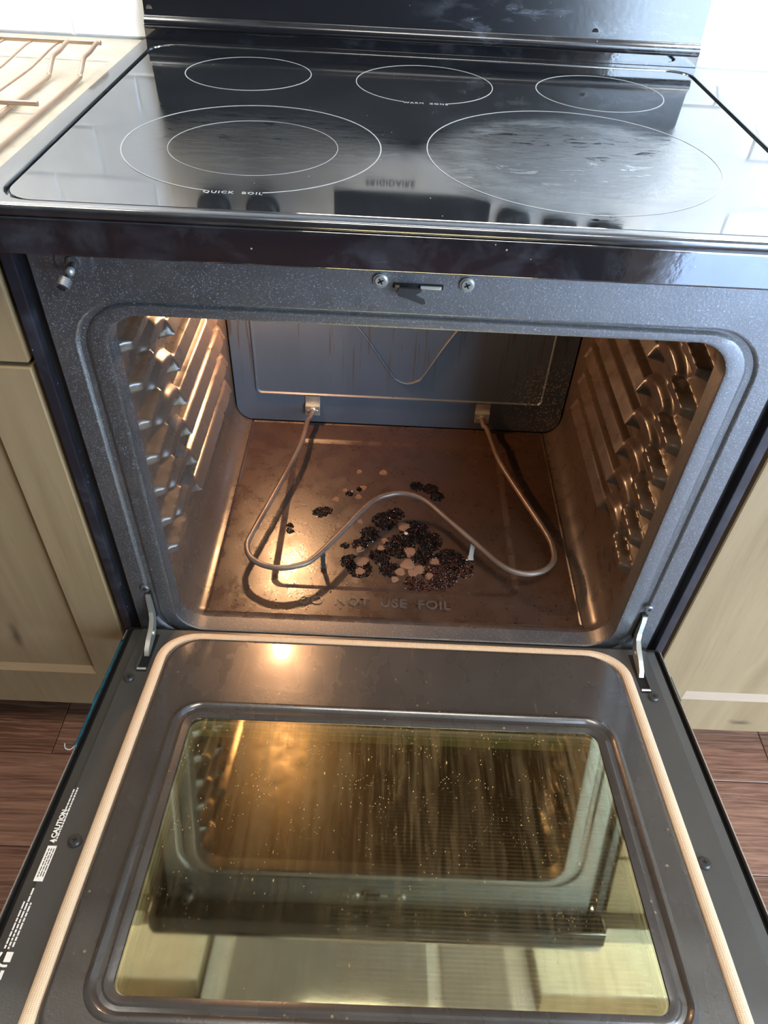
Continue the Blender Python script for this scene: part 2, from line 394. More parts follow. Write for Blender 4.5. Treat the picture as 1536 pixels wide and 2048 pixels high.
tag(finish('wall_front', bm, 'dimpaint', smooth=0), kind='structure')
d1 = empty('door_1', (1.70, Y0 - .04, 0)); tag(d1, kind='structure')
bm = bmesh.new()
for (a, b) in ((-1.03, -.97), (-.03, .03), (.97, 1.03)): box(bm, a, b, -.03, .03, 0, 2.12, .004)
box(bm, -1.0, 1.0, -.028, .028, 2.05, 2.115, .004); box(bm, -1.0, 1.0, -.028, .028, .005, .075, .004)
finish('door_frame', bm, 'paint', d1)
for s in (-1, 1): bx('glass_pane', 'winglass', s * .5 - .465, s * .5 + .465, -.004, .004, .08, 2.045, d1, smooth=0)

# plank floor, laid along x
PW, PL, g = .152, 1.22, .0012
pm = {}
def plank_mesh(L):
    k = round(L, 3)
    if k not in pm:
        bm = bmesh.new(); box(bm, -L / 2 + g / 2, L / 2 - g / 2, -PW / 2 + g / 2, PW / 2 - g / 2, -.006, 0, .0008, 1)
        me = bpy.data.meshes.new('plank'); bm.to_mesh(me); bm.free(); me.materials.append(M['plank']); pm[k] = me
    return pm[k]
row = 0; y = -.030 + 4 * PW
while y - PW > YF:
    yc = y - PW / 2
    xm = X1 if yc - PW / 2 > Y0 - .09 else .60
    if True:
        off = (-.557 + .46, -.557 + .83, -.557 + .21, -.557)[row % 4]
        x = off - PL * math.ceil((off - X0) / PL)
        while x < xm:
            a, b = max(x, X0), min(x + PL, xm)
            if b - a > .05:
                o = bpy.data.objects.new('plank', plank_mesh(b - a)); C.objects.link(o); o.parent = floor; o.location = ((a + b) / 2, yc, 0)
            x += PL
    y -= PW; row += 1

# bevelled subway tiles on the back wall (running bond)
TW, TH = .150, .070
tm = {}
def tile_mesh(L, H):
    k = (round(L, 3), round(H, 3))
    if k not in tm:
        bm = bmesh.new(); w2, h2 = L / 2 - .001, H / 2 - .001
        def q(w, h, y): return [(w, y, h), (-w, y, h), (-w, y, -h), (w, y, -h)]
        rs = loops(bm, [q(w2, h2, 0), q(w2, h2, -.0015), q(w2 - .0025, h2 - .0025, -.0030)])
        bm.faces.new(rs[-1]); bmesh.ops.recalc_face_normals(bm, faces=bm.faces)
        me = bpy.data.meshes.new('tile'); bm.to_mesh(me); bm.free(); me.materials.append(M['tile']); tm[k] = me
    return tm[k]
rows_ = [(.9155, .968)] + [(.968 + TH * i, .968 + TH * (i + 1)) for i in range(6)]
for i, (a, b) in enumerate(rows_):
    off = -.478 if i % 2 == 0 else -.403
    x = off - TW * 8
    while x < 1.55:
        l, r_ = max(x, -1.56), min(x + TW, 1.56)
        if r_ - l > .02 and not (l > -.22 and r_ < .22 and b < 1.10):
            o = bpy.data.objects.new('tile', tile_mesh(r_ - l, b - a)); C.objects.link(o); o.parent = wall; o.location = ((l + r_) / 2, Y1, (a + b) / 2)
        x += TW

# ------------------------------------------------------------------ cabinets and counters
def shaker(name, x0, x1, z0, z1, yf, parent, sw=.059):
    bm = bmesh.new(); t_ = .020
    def q(x0, x1, z0, z1, y): return [(x1, y, z1), (x0, y, z1), (x0, y, z0), (x1, y, z0)]
    L = [q(x0, x1, z0, z1, yf + t_), q(x0, x1, z0, z1, yf + .0015), q(x0 + .0015, x1 - .0015, z0 + .0015, z1 - .0015, yf),
         q(x0 + sw, x1 - sw, z0 + sw + .028, z1 - sw, yf), q(x0 + sw + .003, x1 - sw - .003, z0 + sw + .036, z1 - sw - .003, yf + .009)]
    rs = loops(bm, L); bm.faces.new(rs[0]); f = bm.faces.new(rs[-1])
    bmesh.ops.recalc_face_normals(bm, faces=bm.faces)
    for fc in bm.faces:
        if abs(fc.calc_center_median().z - (z0 + sw + .032)) < .006: fc.material_index = 1
    return finish(name, bm, ['wood', 'ledge'], parent, smooth=0, recalc=False)
def slab(name, x0, x1, z0, z1, yf, parent): return bx(name, 'wood', x0, x1, yf, yf + .02, z0, z1, parent, bev=.0015)
def base_cabinet(s, label):
    c = empty('base_cabinet', (s * .615, .28, 0)); tag(c, label, 'cabinet')
    x0, x1 = (-.845, -.3855) if s < 0 else (.3855, .845)
    ox, oy = c.location.x, c.location.y
    bm = bmesh.new(); box(bm, x0 - ox, x1 - ox, .021 - oy, .54 - oy, .106, .880); box(bm, x0 - ox, x1 - ox, .075 - oy, .54 - oy, .0005, .106)
    finish('body', bm, 'wood', c, smooth=0)
    slab('drawer_front', x0 + .001 - ox, x1 - .001 - ox, .748, .872, -oy, c)
    shaker('cabinet_door', x0 + .001 - ox, x1 - .001 - ox, .110, .742, -oy, c)
    return c
base_cabinet(-1, 'brown wooden base cabinet left of the range, below the counter with the wire rack')
base_cabinet(1, 'pale-lit wooden base cabinet right of the range, with a dark knot in its bottom rail')
for s, lab in ((-1, 'brown wooden base cabinet farther left along the wall, out past the first one'), (1, 'wooden base cabinet farther right along the wall, beyond the one beside the range')):
    c = empty('base_cabinet', (s * 1.2, .28, 0)); tag(c, lab, 'cabinet')
    x0, x1 = -.353, .353
    bm = bmesh.new(); box(bm, x0, x1, -.259, .26, .106, .880); box(bm, x0, x1, -.205, .26, .0005, .106); finish('body', bm, 'wood', c, smooth=0)
    slab('drawer_front', x0 + .001, x1 - .001, .748, .872, -.28, c)
    shaker('cabinet_door', x0 + .001, -.001, .110, .742, -.28, c); shaker('cabinet_door', .001, x1 - .001, .110, .742, -.28, c)
def counter(x0, x1, label):
    c = bx('countertop', 'counter', x0, x1, -.024, .5485, .8805, .9155, bev=.002); tag(c, label, 'countertop')
counter(-1.56, -.3835, 'cream speckled stone countertop left of the range, under the wire rack')
counter(.3835, 1.56, 'pale speckled stone countertop right of the range, empty, beside the backguard')

# upper cabinets and the range hood over the stove (seen mirrored in the oven door glass)
def upper(s):
    x0, x1 = (-1.15, -.386) if s < 0 else (.386, 1.15)
    c = empty('wall_cabinet', (s * .768, .38, 1.40)); tag(c, ('wooden wall cabinet hung left of the range hood' if s < 0 else 'wooden wall cabinet hung right of the range hood'), 'cabinet')
    ox, oy, oz = c.location
    bx('body', 'wood', x0 - ox, x1 - ox, .225 - oy, .5485 - oy, 0, .75, c, smooth=0)
    bx('brightening_panel', 'cream', x0 - ox, x1 - ox, .205 - oy, .5485 - oy, -.006, -.0002, c, smooth=0)  # pale panel added to brighten the underside's reflection in the door glass
    m = (x0 + x1) / 2
    shaker('cabinet_door', x0 - ox + .001, m - ox - .001, .002, .748, .204 - oy, c)
    shaker('cabinet_door', m - ox + .001, x1 - ox - .001, .002, .748, .204 - oy, c)
upper(-1); upper(1)
hd = empty('range_hood', (0, .33, 1.445)); tag(hd, 'pale under-cabinet range hood above the stove with two dark filters', 'range hood')
bm = bmesh.new()
def q4(x0, x1, y0, y1, z): return [(x1, y1, z), (x0, y1, z), (x0, y0, z), (x1, y0, z)]
box(bm, -.38, .38, -.23, .2185, .004, .14, .003)
finish('body', bm, 'tile', hd)
for (a, b) in ((-.325, .135), (.170, .325)):
    bm = bmesh.new(); box(bm, a, b, -.14, .16, -.002, .0035, .001); f = finish('grease_filter', bm, 'filter', hd)
    f['label'] = 'dark mesh filter'
bx('light_lens', 'tile', -.16, .16, -.19, -.155, -.0, .0035, hd)

# ------------------------------------------------------------------ THE RANGE
rg = empty('kitchen_range', (0, 0, 0)); tag(rg, 'black electric range with a smooth glass cooktop and its dirty oven standing open', 'oven')
# body sides, lower drawer, channel strips
for s in (-1, 1):
    a, b = sorted((s * .3675, s * .3795))
    p = bx('side_panel', 'side', a, b, -.0015, .54, .02, .878, rg, bev=.0015)
    a, b = sorted((s * .3565, s * .3675))
    bx('side_channel', 'matte_black', a, b, .010, .03, .02, .875, rg, smooth=0)
bx('back_panel', 'matte_black', -.367, .367, .532, .54, .02, .9, rg, smooth=0)
dw = bx('storage_drawer', 'black', -.372, .372, -.020, .03, .06, .27, rg, bev=.004)
bx('plinth', 'matte_black', -.35, .35, .05, .5, .0, .06, rg, smooth=0)

# front frame of the oven mouth
def ring_xz(hw, z0, z1, r, y): return [(p[0], y, p[1]) for p in rrect(hw, z0, z1, r, 9)]
bm = bmesh.new()
loops(bm, [ring_xz(.356, .282, .8795, .004, .014), ring_xz(.356, .282, .8795, .004, .0012), ring_xz(.3548, .2832, .8783, .004, 0),
           ring_xz(.3350, .2975, .8235, .058, 0), ring_xz(.3325, .3000, .8210, .056, .0012), ring_xz(.3310, .3015, .8200, .055, .0040),
           ring_xz(.3245, .3060, .8175, .051, .0046), ring_xz(.3225, .3075, .8165, .050, .0018), ring_xz(.3195, .3090, .8150, .048, 0),
           ring_xz(.3060, .3165, .8085, .041, 0), ring_xz(.3030, .3185, .8065, .039, .0008), ring_xz(.3015, .3195, .8055, .038, .004), ring_xz(.3010, .3195, .8055, .037, .024)])
finish('oven_frame', bm, 'frame', rg, 40)

# cavity
def sst(a, b, x):
    u = max(0, min(1, (x - a) / (b - a))) if b != a else 0
    return u * u * (3 - 2 * u)
LV = [.448 + .0505 * k for k in range(8)]
def plate(z, c, hw, sl): return 1 - sst(hw, hw + sl, abs(z - c))
def disp(y, z):
    d = 0.0
    for zk in LV:
        if abs(z - zk) > .05: continue
        # long ledge
        e = sst(.150, .160, y) * (1 - sst(.408, .424, y))
        r = plate(z, zk, .0088, .0035) * (.0150 - .42 * max(-.009, min(.009, z - zk))) * e
        for q in range(5):
            if abs(y - (.19 + .052 * q)) < .002: r *= .86
        d = max(d, r)
        # rounded nose near the mouth, drooping towards the front
        zc = zk + .003 + .06 * (y - .055)
        e2 = sst(.024, .036, y) * (1 - sst(.086, .100, y))
        wdt = .0042 + .03 * max(0, y - .035)
        d = max(d, plate(z, zc, wdt, .0060) * .0150 * e2)
        # curved neck joining nose and ledge
        if .075 < y < .165:
            u = (y - .075) / .09
            zn = zk + .006 + .012 * math.sin(u * math.pi)
            d = max(d, plate(z, zn, .003 + .004 * (1 - abs(2 * u - 1)), .012) * .0095 * sst(.075, .09, y))
    # low swell behind the noses
    d += .0022 * math.exp(-((y - .125) / .022) ** 2) * sst(.40, .44, z) * (1 - sst(.80, .82, z))
    return d
ys = [.0215, .024, .030] + [.030 + .0024 * i for i in range(1, 60)] + [.1745 + .009 * i for i in range(1, 26)] + [.402, .406, .410, .414, .418, .424, .44, .46, .48, .5005]
ys = sorted(set(round(v, 4) for v in ys))
prof = []   # (offset x from wall plane inward, z)
nz = 300
zz = [.820 - (.820 - .352) * i / nz for i in range(nz + 1)]
arc = []
for i in range(1, 10):
    a = math.radians(90 * i / 9); arc.append((.305 - .030 * (1 - math.cos(a)), .352 - .0395 * math.sin(a)))
for s, nm in ((-1, 'cavity_side_wall'), (1, 'cavity_side_wall')):
    bm = bmesh.new(); grid = []
    for yy in ys:
        col = [bm.verts.new((s * (.305 - disp(yy, z_)), yy, z_)) for z_ in zz]
        fl_ = sst(.022, .045, yy)
        col += [bm.verts.new((s * xx, yy, z_ + (.0065 * (1 - fl_)) * sst(.352, .32, z_))) for xx, z_ in arc]
        grid.append(col)
    for A, B in zip(grid, grid[1:]):
        for k in range(len(A) - 1): bm.faces.new((A[k], A[k + 1], B[k + 1], B[k]))
    finish(nm, bm, 'wall_in', rg, 50)
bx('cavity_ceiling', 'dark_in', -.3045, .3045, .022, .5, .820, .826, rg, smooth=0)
bm = bmesh.new()
loops(bm, [[(x, .0215, .3195), (x, .026, .3188), (x, .036, .3150), (x, .0375, .3098)] for x in (-.2755, .2755)], close=False)
finish('cavity_lip', bm, 'lip', rg, 60)
bx('cavity_underlay', 'void', -.277, .277, .036, .5, .300, .3085, rg, smooth=0)
bx('cavity_shell', 'void', -.31, .31, .5010, .508, .305, .826, rg, smooth=0)

# back panel with pressed lines
bm = bmesh.new()
yb = .4965
rs = loops(bm, [ring_xz(.3025, .3145, .819, .030, yb + .004), ring_xz(.3025, .3145, .819, .030, yb + .001), ring_xz(.3015, .3155, .818, .029, yb),
           ring_xz(.2640, .3735, .800, .010, yb), ring_xz(.2620, .3755, .798, .009, yb - .0030), ring_xz(.2600, .3775, .796, .008, yb - .0030), ring_xz(.2580, .3795, .794, .007, yb)])
bm.faces.new(rs[-1])
bk = finish('cavity_back', bm, 'back_in', rg, 40)
bm = bmesh.new()
tri = [(-.150, .6), (-.075, .515), (-.020, .432), (-.006, .417), (.012, .411), (.030, .417), (.042, .432), (.080, .505), (.140, .6)]
tube(bm, [(x, yb - .0004, z) for x, z in spline([(a, b, 0) for a, b in tri], 6) and [(p.x, p.y) for p in spline([(a, b, 0) for a, b in tri], 6)]], .0030, 8, flat=.6)
finish('pressed_rib', bm, 'back_in', bk)

# removable floor pan with shallow pressed rectangle and raised words
def ring_xy(hw, y0, y1, r, z, n=6, cx=0): return [(p[0], p[1], z) for p in rrect(hw, y0, y1, r, n, cx)]
bm = bmesh.new()
z0 = .3125
rs = loops(bm, [ring_xy(.2745, .0365, .4955, .004, z0 - .003), ring_xy(.2745, .0365, .4955, .004, z0 + .0012), ring_xy(.2725, .0385, .4935, .004, z0 + .0016), ring_xy(.2705, .0405, .4915, .004, z0),
                ring_xy(.1900, .0880, .4500, .020, z0), ring_xy(.1870, .0910, .4470, .018, z0 - .0010), ring_xy(.1800, .0980, .4400, .014, z0 - .0034), ring_xy(.1780, .100, .4380, .013, z0 - .0036)])
bm.faces.new(rs[-1])
pan = finish('floor_pan', bm, 'floor_in', rg, 30)
text('embossed_lettering', 'DO  NOT  USE  FOIL', .0225, 'lip', pan, (-.030, .0665, z0 + .0004), (0, 0, 0), .0012, bold=.0004, space=1.10)

# heating element
el = [(-0.1600, 0.4970, 0.3470), (-0.1600, 0.4800, 0.3470), (-0.1625, 0.4620, 0.3480), (-0.1660, 0.4475, 0.3500), (-0.1720, 0.3775, 0.3500), (-0.1980, 0.2625, 0.3500), (-0.2235, 0.1575, 0.3500), (-0.2262, 0.1375, 0.3500), (-0.2190, 0.1155, 0.3500), (-0.2000, 0.1005, 0.3500), (-0.1750, 0.0945, 0.3500),
      (-0.1500, 0.0990, 0.3500), (-0.1250, 0.1145, 0.3500), (-0.0900, 0.1675, 0.3500), (-0.0590, 0.2195, 0.3500), (-0.0360, 0.2505, 0.3500), (-0.0120, 0.2645, 0.3500), (0.0100, 0.2680, 0.3500), (0.0320, 0.2615, 0.3500), (0.0520, 0.2455, 0.3500), (0.0820, 0.2085, 0.3500), (0.1200, 0.1625, 0.3500), (0.1500, 0.1255, 0.3500),
      (0.1720, 0.1090, 0.3500), (0.1960, 0.1045, 0.3500), (0.2200, 0.1125, 0.3500), (0.2365, 0.1315, 0.3500), (0.2400, 0.1555, 0.3500), (0.2350, 0.1875, 0.3500), (0.2080, 0.2655, 0.3500), (0.1760, 0.3615, 0.3500), (0.1620, 0.4475, 0.3500), (0.1565, 0.4620, 0.3480), (0.1550, 0.4800, 0.3470), (0.1550, 0.4970, 0.3470)]
bm = bmesh.new(); tube(bm, spline(el, 5), .0044, 12)
he = finish('heating_element', bm, 'element', rg, 60)
for x in (-.160, .155):
    bm = bmesh.new()
    box(bm, x - .0135, x + .0135, .4935, .4962, .350, .378, .0008)
    box(bm, x - .0135, x + .0135, .4875, .4900, .336, .3565, .0008); box(bm, x - .0135, x + .0135, .4880, .4960, .3545, .3575, .0006)
    for dx in (-.008, .008): cyl(bm, (x + dx, .4872, .346), (0, 1, 0), .0022, .002, 10)
    cyl(bm, (x, .4865, .347), (0, 1, 0), .0055, .003, 14)
    finish('terminal_bracket', bm, 'zinc', he)
for (x, y, mt) in ((-.1115, .1335, 'screwd'), (.118, .1650, 'ash')):
    bm = bmesh.new()
    box(bm, x - .0035, x + .0035, y - .0008, y + .0008, .3145, .3475, .0003); box(bm, x - .0045, x + .0045, y - .004, y + .004, .3125, .3145, .0003)
    finish('support_leg', bm, mt, he)

# oven lamp
bm = bmesh.new(); cyl(bm, (-.222, .4905, .690), (0, 1, 0), .034, .009, 28, .030)
lp = finish('oven_lamp', bm, 'zinc', rg)
bm = bmesh.new(); bmesh.ops.create_uvsphere(bm, u_segments=20, v_segments=12, radius=.016)
for v in bm.verts: v.co = Vector((-.222, .480, .690)) + Vector((v.co.x, v.co.y * 1.1, v.co.z))
finish('bulb', bm, 'bulb', lp)

# front hardware: screws, latch, plunger switch
def screw(x, z, y=0.0, r=.0068, mat='screwm', parent=rg, name='screw'):
    bm = bmesh.new(); n = 20
    cyl(bm, (x, y - .0010, z), (0, 1, 0), r, .0020, 24); cyl(bm, (x, y - .0026, z), (0, -1, 0), r * .96, .0014, 24, r * .7)
    o = finish(name, bm, mat, parent)
    bm = bmesh.new(); a = .5
    for k in (0, 1):
        c_, s_ = math.cos(a + k * R90), math.sin(a + k * R90)
        L, W = r * .42, r * .09
        vs = [bm.verts.new((x + u * c_ - w_ * s_, y - .00345 - .0003, z + u * s_ + w_ * c_)) for u, w_ in ((-L, -W), (L, -W), (L, W), (-L, W))]
        bm.faces.new(vs)
        r2 = bmesh.ops.extrude_face_region(bm, geom=[bm.faces[-1]] if False else list(bm.faces)[-1:])
        for v in r2['geom']:
            if isinstance(v, bmesh.types.BMVert): v.co.y += .0006
    finish('screw_cross', bm, 'void', o, smooth=0)
    return o
screw(-.0395, .8545)
sc2 = screw(.0385, .8545); sc2['label'] = 'rusty stained screw'
screw(.333, .4095, 0, .0062, 'frame'); screw(-.334, .4065, 0, .0062, 'frame')
bm = bmesh.new(); box(bm, -.0285, .0175, -.0006, .004, .8478, .8530, .0006); lt = finish('latch_slot', bm, 'void', rg, smooth=0)
bm = bmesh.new()
prof_l = [(-.0225, .8530), (-.0250, .8490), (-.0235, .8455), (-.0140, .8428), (-.0010, .8380), (.0022, .8392), (.0010, .8422), (-.0085, .8465), (-.0025, .8505), (-.0030, .8525)]
A = [bm.verts.new((x, -.0110, z)) for x, z in prof_l]; B = [bm.verts.new((x, -.0085, z)) for x, z in prof_l]
bm.faces.new(A); bm.faces.new(B[::-1])
for i in range(len(A)): j = (i + 1) % len(A); bm.faces.new((A[i], A[j], B[j], B[i]))
finish('latch_hook', bm, 'screwd', lt, 30)
bm = bmesh.new(); box(bm, -.0035, .0155, -.0030, -.0008, .8488, .8518, .0005); b_ = finish('latch_bar', bm, 'zinc', lt); b_['label'] = 'bright steel latch bar'
bm = bmesh.new(); box(bm, -.0265, -.0225, -.0020, -.0006, .8490, .8510, .0003); finish('latch_tip', bm, 'copper_wire', lt)
bm = bmesh.new(); cyl(bm, (-.3135, -.0010, .8585), (0, 1, 0), .0165, .0020, 32); cyl(bm, (-.3135, -.003, .8585), (0, 1, 0), .006, .003, 20)
pw = finish('plunger_washer', bm, 'frame', rg)
bm = bmesh.new(); tube(bm, [(-.3135, -.003, .8570), (-.3145, -.012, .8530), (-.3155, -.021, .8500)], .0032, 12)
finish('plunger_stem', bm, 'screwd', pw)
bm = bmesh.new(); bmesh.ops.create_uvsphere(bm, u_segments=14, v_segments=8, radius=.0042)
for v in bm.verts: v.co += Vector((-.3135, -.0145, .8555))
finish('plunger_pin', bm, 'screwm', pw)
bm = bmesh.new()
ax = Vector((-.15, -.8, -.45)).normalized(); cyl(bm, Vector((-.3175, -.0255, .8490)), ax, .0068, .008, 24, .0062)
finish('plunger_cap', bm, 'frame', pw)
bm = bmesh.new(); cyl(bm, Vector((-.3175, -.0255, .8490)) + ax * .0042, ax, .0036, .0012, 18)
finish('plunger_hole', bm, 'void', pw)

# manifold panel below the cooktop lip
bm = bmesh.new()
pf = [(-.0325, .912), (-.0345, .9105), (-.0355, .9085), (-.0355, .8815), (-.0345, .8795), (-.032, .8790), (.012, .8800), (.012, .912)]
loops(bm, [[(x, y_, z_) for y_, z_ in pf] for x in (-.3795, .3795)])
for x in (0, 1): bm.faces.new([v for v in bm.verts if abs(v.co.x - (-.3795, .3795)[x]) < 1e-6])
finish('front_panel', bm, 'black', rg, 40)

# cooktop: raised painted rim + glass
bm = bmesh.new()
loops(bm, [ring_xy(.3770, -.0330, .5340, .008, .9110), ring_xy(.3790, -.0352, .5360, .009, .9125), ring_xy(.3800, -.0364, .5370, .010, .9155), ring_xy(.3795, -.0358, .5365, .010, .9185), ring_xy(.3775, -.0335, .5345, .009, .9202),
           ring_xy(.3590, -.0240, .5130, .032, .9205), ring_xy(.3578, -.0228, .5118, .031, .9195), ring_xy(.3572, -.0222, .5112, .031, .9160), ring_xy(.3545, -.0196, .5086, .029, .9158)])
ctf = finish('cooktop_rim', bm, 'ctframe', rg, 50)
bm = bmesh.new()
rs = loops(bm, [ring_xy(.3548, -.0198, .5088, .029, .9150, 9), ring_xy(.3548, -.0198, .5088, .029, .9180, 9), ring_xy(.3538, -.0188, .5078, .028, .9190, 9)])
bm.faces.new(rs[-1]); ctg = finish('cooktop_glass', bm, 'ctglass', rg, 40)
ctg.location = (0, 0, 0)
# the glass material addresses its own plane
ZG = .9190
def arc_ring(cx, cy, rx, ry, w_, mat='mark', gap=None):
    bm = bmesh.new(); n = 120; st, en = 0, 360
    if gap: st, en = gap[1], 360 + gap[0]
    N = int(n * (en - st) / 360); L = []
    for i in range(N + 1):
        a = math.radians(st + (en - st) * i / N); L.append((math.cos(a), math.sin(a)))
    closed = gap is None
    if closed: L = L[:-1]
    a_ = [(cx + (rx + w_ / 2) * c, cy + (ry + w_ / 2) * s, ZG + .0003) for c, s in L]; b2 = [(cx + (rx - w_ / 2) * c, cy + (ry - w_ / 2) * s, ZG + .0003) for c, s in L]
    c2 = [(p[0], p[1], ZG - .0002) for p in a_]; d2 = [(p[0], p[1], ZG - .0002) for p in b2]
    loops(bm, [c2, a_, b2, d2], close=closed)
    return finish('burner_ring', bm, mat, ctg, 0)
arc_ring(-.1700, .1410, .1245, .1245, .0011, gap=(259.5, 282))
o = arc_ring(-.1690, .1350, .0815, .0775, .0005, 'mark')
arc_ring(-.2140, .3950, .0760, .0750, .0010)
arc_ring(.0010, .3880, .0830, .0840, .0010, gap=(253, 287))
arc_ring(.2150, .3870, .0770, .0775, .0010)
arc_ring(.1440, .1530, .1440, .1460, .0010)
text('lettering', 'QUICK  BOIL', .0072, 'mark', ctg, (-.169, .0163, ZG + .0002), (0, 0, .02), .0001, space=1.25, bold=.00008)
text('lettering', 'WARM  ZONE', .0068, 'mark', ctg, (.0010, .3050, ZG + .0002), (0, 0, 0), .0001, space=1.25, bold=.00006)

# backguard
bg = bx('backguard', 'black', -.3745, .3745, .5310, .5475, .9200, .9370, rg, bev=.001)
bm = bmesh.new()
pf = [(.5475, .930), (.5330, .932), (.5270, .9345), (.5245, .9380), (.5243, .9415), (.5262, .9450), (.5300, .9475), (.5312, .9490), (.5435, 1.040), (.5475, 1.040)]
loops(bm, [[(x, y_, z_) for y_, z_ in pf] for x in (-.3715, .3715)])
for xx in (-.3715, .3715): bm.faces.new([v for v in bm.verts if abs(v.co.x - xx) < 1e-6])
finish('splash_plate', bm, 'backguard', bg, 40)
bm = bmesh.new()
pf = [(.5478, 1.0405), (.5345, 1.0405), (.5290, 1.044), (.5285, 1.060), (.5300, 1.064), (.5380, 1.190), (.5410, 1.198), (.5478, 1.200)]
loops(bm, [[(x, y_, z_) for y_, z_ in pf] for x in (-.3720, .3720)])
for xx in (-.3720, .3720): bm.faces.new([v for v in bm.verts if abs(v.co.x - xx) < 1e-6])
cp = finish('control_panel', bm, 'steel', bg, 30)
tilt = math.atan2(.008, .126)
def on_panel(z): return .5300 + (z - 1.064) * .0635
bm = bmesh.new(); box(bm, -.121, .122, -.0015, .002, 1.104 - 1.13, 1.172 - 1.13, .0008)
finish('display', bm, 'black', cp, loc=(0, on_panel(1.13), 1.13), rot=(-tilt, 0, 0))
for x in (-.308, -.232, .160, .234, .306):
    bm = bmesh.new(); cyl(bm, (0, -.004, 0), (0, 1, 0), .0265, .006, 40, .0265)
    cyl(bm, (0, -.016, 0), (0, -1, 0), .0225, .018, 40, .0205); box(bm, -.0035, .0035, -.0265, -.018, -.020, .020, .001)
    finish('knob', bm, 'matte_black', cp, loc=(x, on_panel(1.140), 1.140), rot=(-tilt, 0, 0))
text('brand_lettering', 'FRIGIDAIRE', .0135, 'matte_black', cp, (-.035, on_panel(1.090) - .0005, 1.090), (R90 - tilt, 0, 0), .0003, bold=.0003, space=1.1)
for x in (-.364, .228):
    bm = bmesh.new(); cyl(bm, (x, .5335, .9555), (0, 1, 0), .0042, .003, 18); finish('screw', bm, 'black', bg)

# ------------------------------------------------------------------ oven door (open, resting about ten degrees above level)
TH_ = math.atan(.1766)
dr = empty('oven_door', (0, 0, .3292), (-TH_, 0, 0), rg)
def RL(hw, ya, yb_, r, w_): return [(p[0], p[1], w_) for p in rrect(hw, -yb_, -ya, r, 9)]
bm = bmesh.new()
loops(bm, [RL(.3620, .008, .560, .003, -.012), RL(.3620, .008, .560, .003, -.0045), RL(.3605, .0095, .5585, .003, -.0034), RL(.3505, .0105, .5585, .003, -.0022), RL(.3485, .0115, .5580, .003, 0),
           RL(.3035, .0270, .5230, .046, 0)])
finish('liner_border', bm, 'border', dr, 40)
bm = bmesh.new()
rs = loops(bm, [RL(.3040, .0265, .5235, .046, 0), RL(.3015, .029, .521, .044, .0030), RL(.2985, .0325, .5175, .042, .0052), RL(.2950, .0360, .5140, .040, .0058),
           RL(.2700, .1390, .4900, .034, .0058), RL(.2680, .1410, .4880, .033, .0075), RL(.2650, .1440, .4850, .031, .0080), RL(.2625, .1465, .4825, .029, .0068),
           RL(.2600, .1490, .4800, .027, .0038), RL(.2560, .1530, .4760, .023, .0034), RL(.2535, .1550, .4740, .020, .0046), RL(.2500, .1585, .4710, .017, .0042), RL(.2455, .1620, .4675, .014, .0030), RL(.2450, .1625, .4670, .014, -.0030)])
finish('inner_panel', bm, 'liner', dr, 32)
bm = bmesh.new()
rs = loops(bm, [RL(.2448, .1627, .4668, .014, .0016), RL(.2448, .1627, .4668, .014, -.0022)]); bm.faces.new(rs[0]); f_ = bm.faces.new(rs[1])
for q in bm.faces: q.material_index = 1
bm.faces.ensure_lookup_table(); bm.faces[-2].material_index = 0
gp = finish('inner_glass', bm, ['pane', 'winglass'], dr, 0); gp['label'] = 'grease-streaked yellow-green coated glass'
def pack(L, mat):
    bm = bmesh.new(); loops(bm, [RL(*q) for q in L]); finish('glass_spacer', bm, mat, dr, 30)
pack([(.2450, .1625, .4670, .014, -.0032), (.2436, .1665, .4650, .012, -.0033), (.2436, .1665, .4650, .012, -.0090)], 'packframe')
pack([(.2436, .1665, .4650, .012, -.0092), (.2428, .1685, .4640, .010, -.0093), (.2428, .1685, .4640, .010, -.0102)], 'filter')
pack([(.2428, .1685, .4640, .010, -.0103), (.2420, .1705, .4630, .008, -.0104), (.2420, .1705, .4630, .008, -.0220)], 'packgreen')
bm = bmesh.new(); box(bm, -.36, .36, -.556, -.02, -.0265, -.0222)
finish('outer_glass', bm, 'outerglass', dr, smooth=0)
# door shell: black edge, bright trim line
bm = bmesh.new()
loops(bm, [RL(.3618, .0085, .559, .003, -.0125), RL(.3685, .0050, .566, .004, -.0125), RL(.3685, .0050, .566, .004, -.0060), RL(.3700, .0040, .568, .004, -.0058)])
finish('door_channel', bm, 'void', dr, smooth=0)
for s in (-1, 1):
    bx('door_edge_trim', 'edge', *sorted((s * .3703, s * .3716)), -.566, -.010, -.0062, -.0046, dr, smooth=0)
bm = bmesh.new()
rs = loops(bm, [RL(.3700, .0040, .5695, .004, -.0060), RL(.3718, .0030, .5698, .005, -.0062), RL(.3718, .0030, .5698, .005, -.0420), RL(.3680, .0070, .566, .004, -.0450)])
bm.faces.new(rs[-1]); finish('outer_skin', bm, 'black', dr, 40)
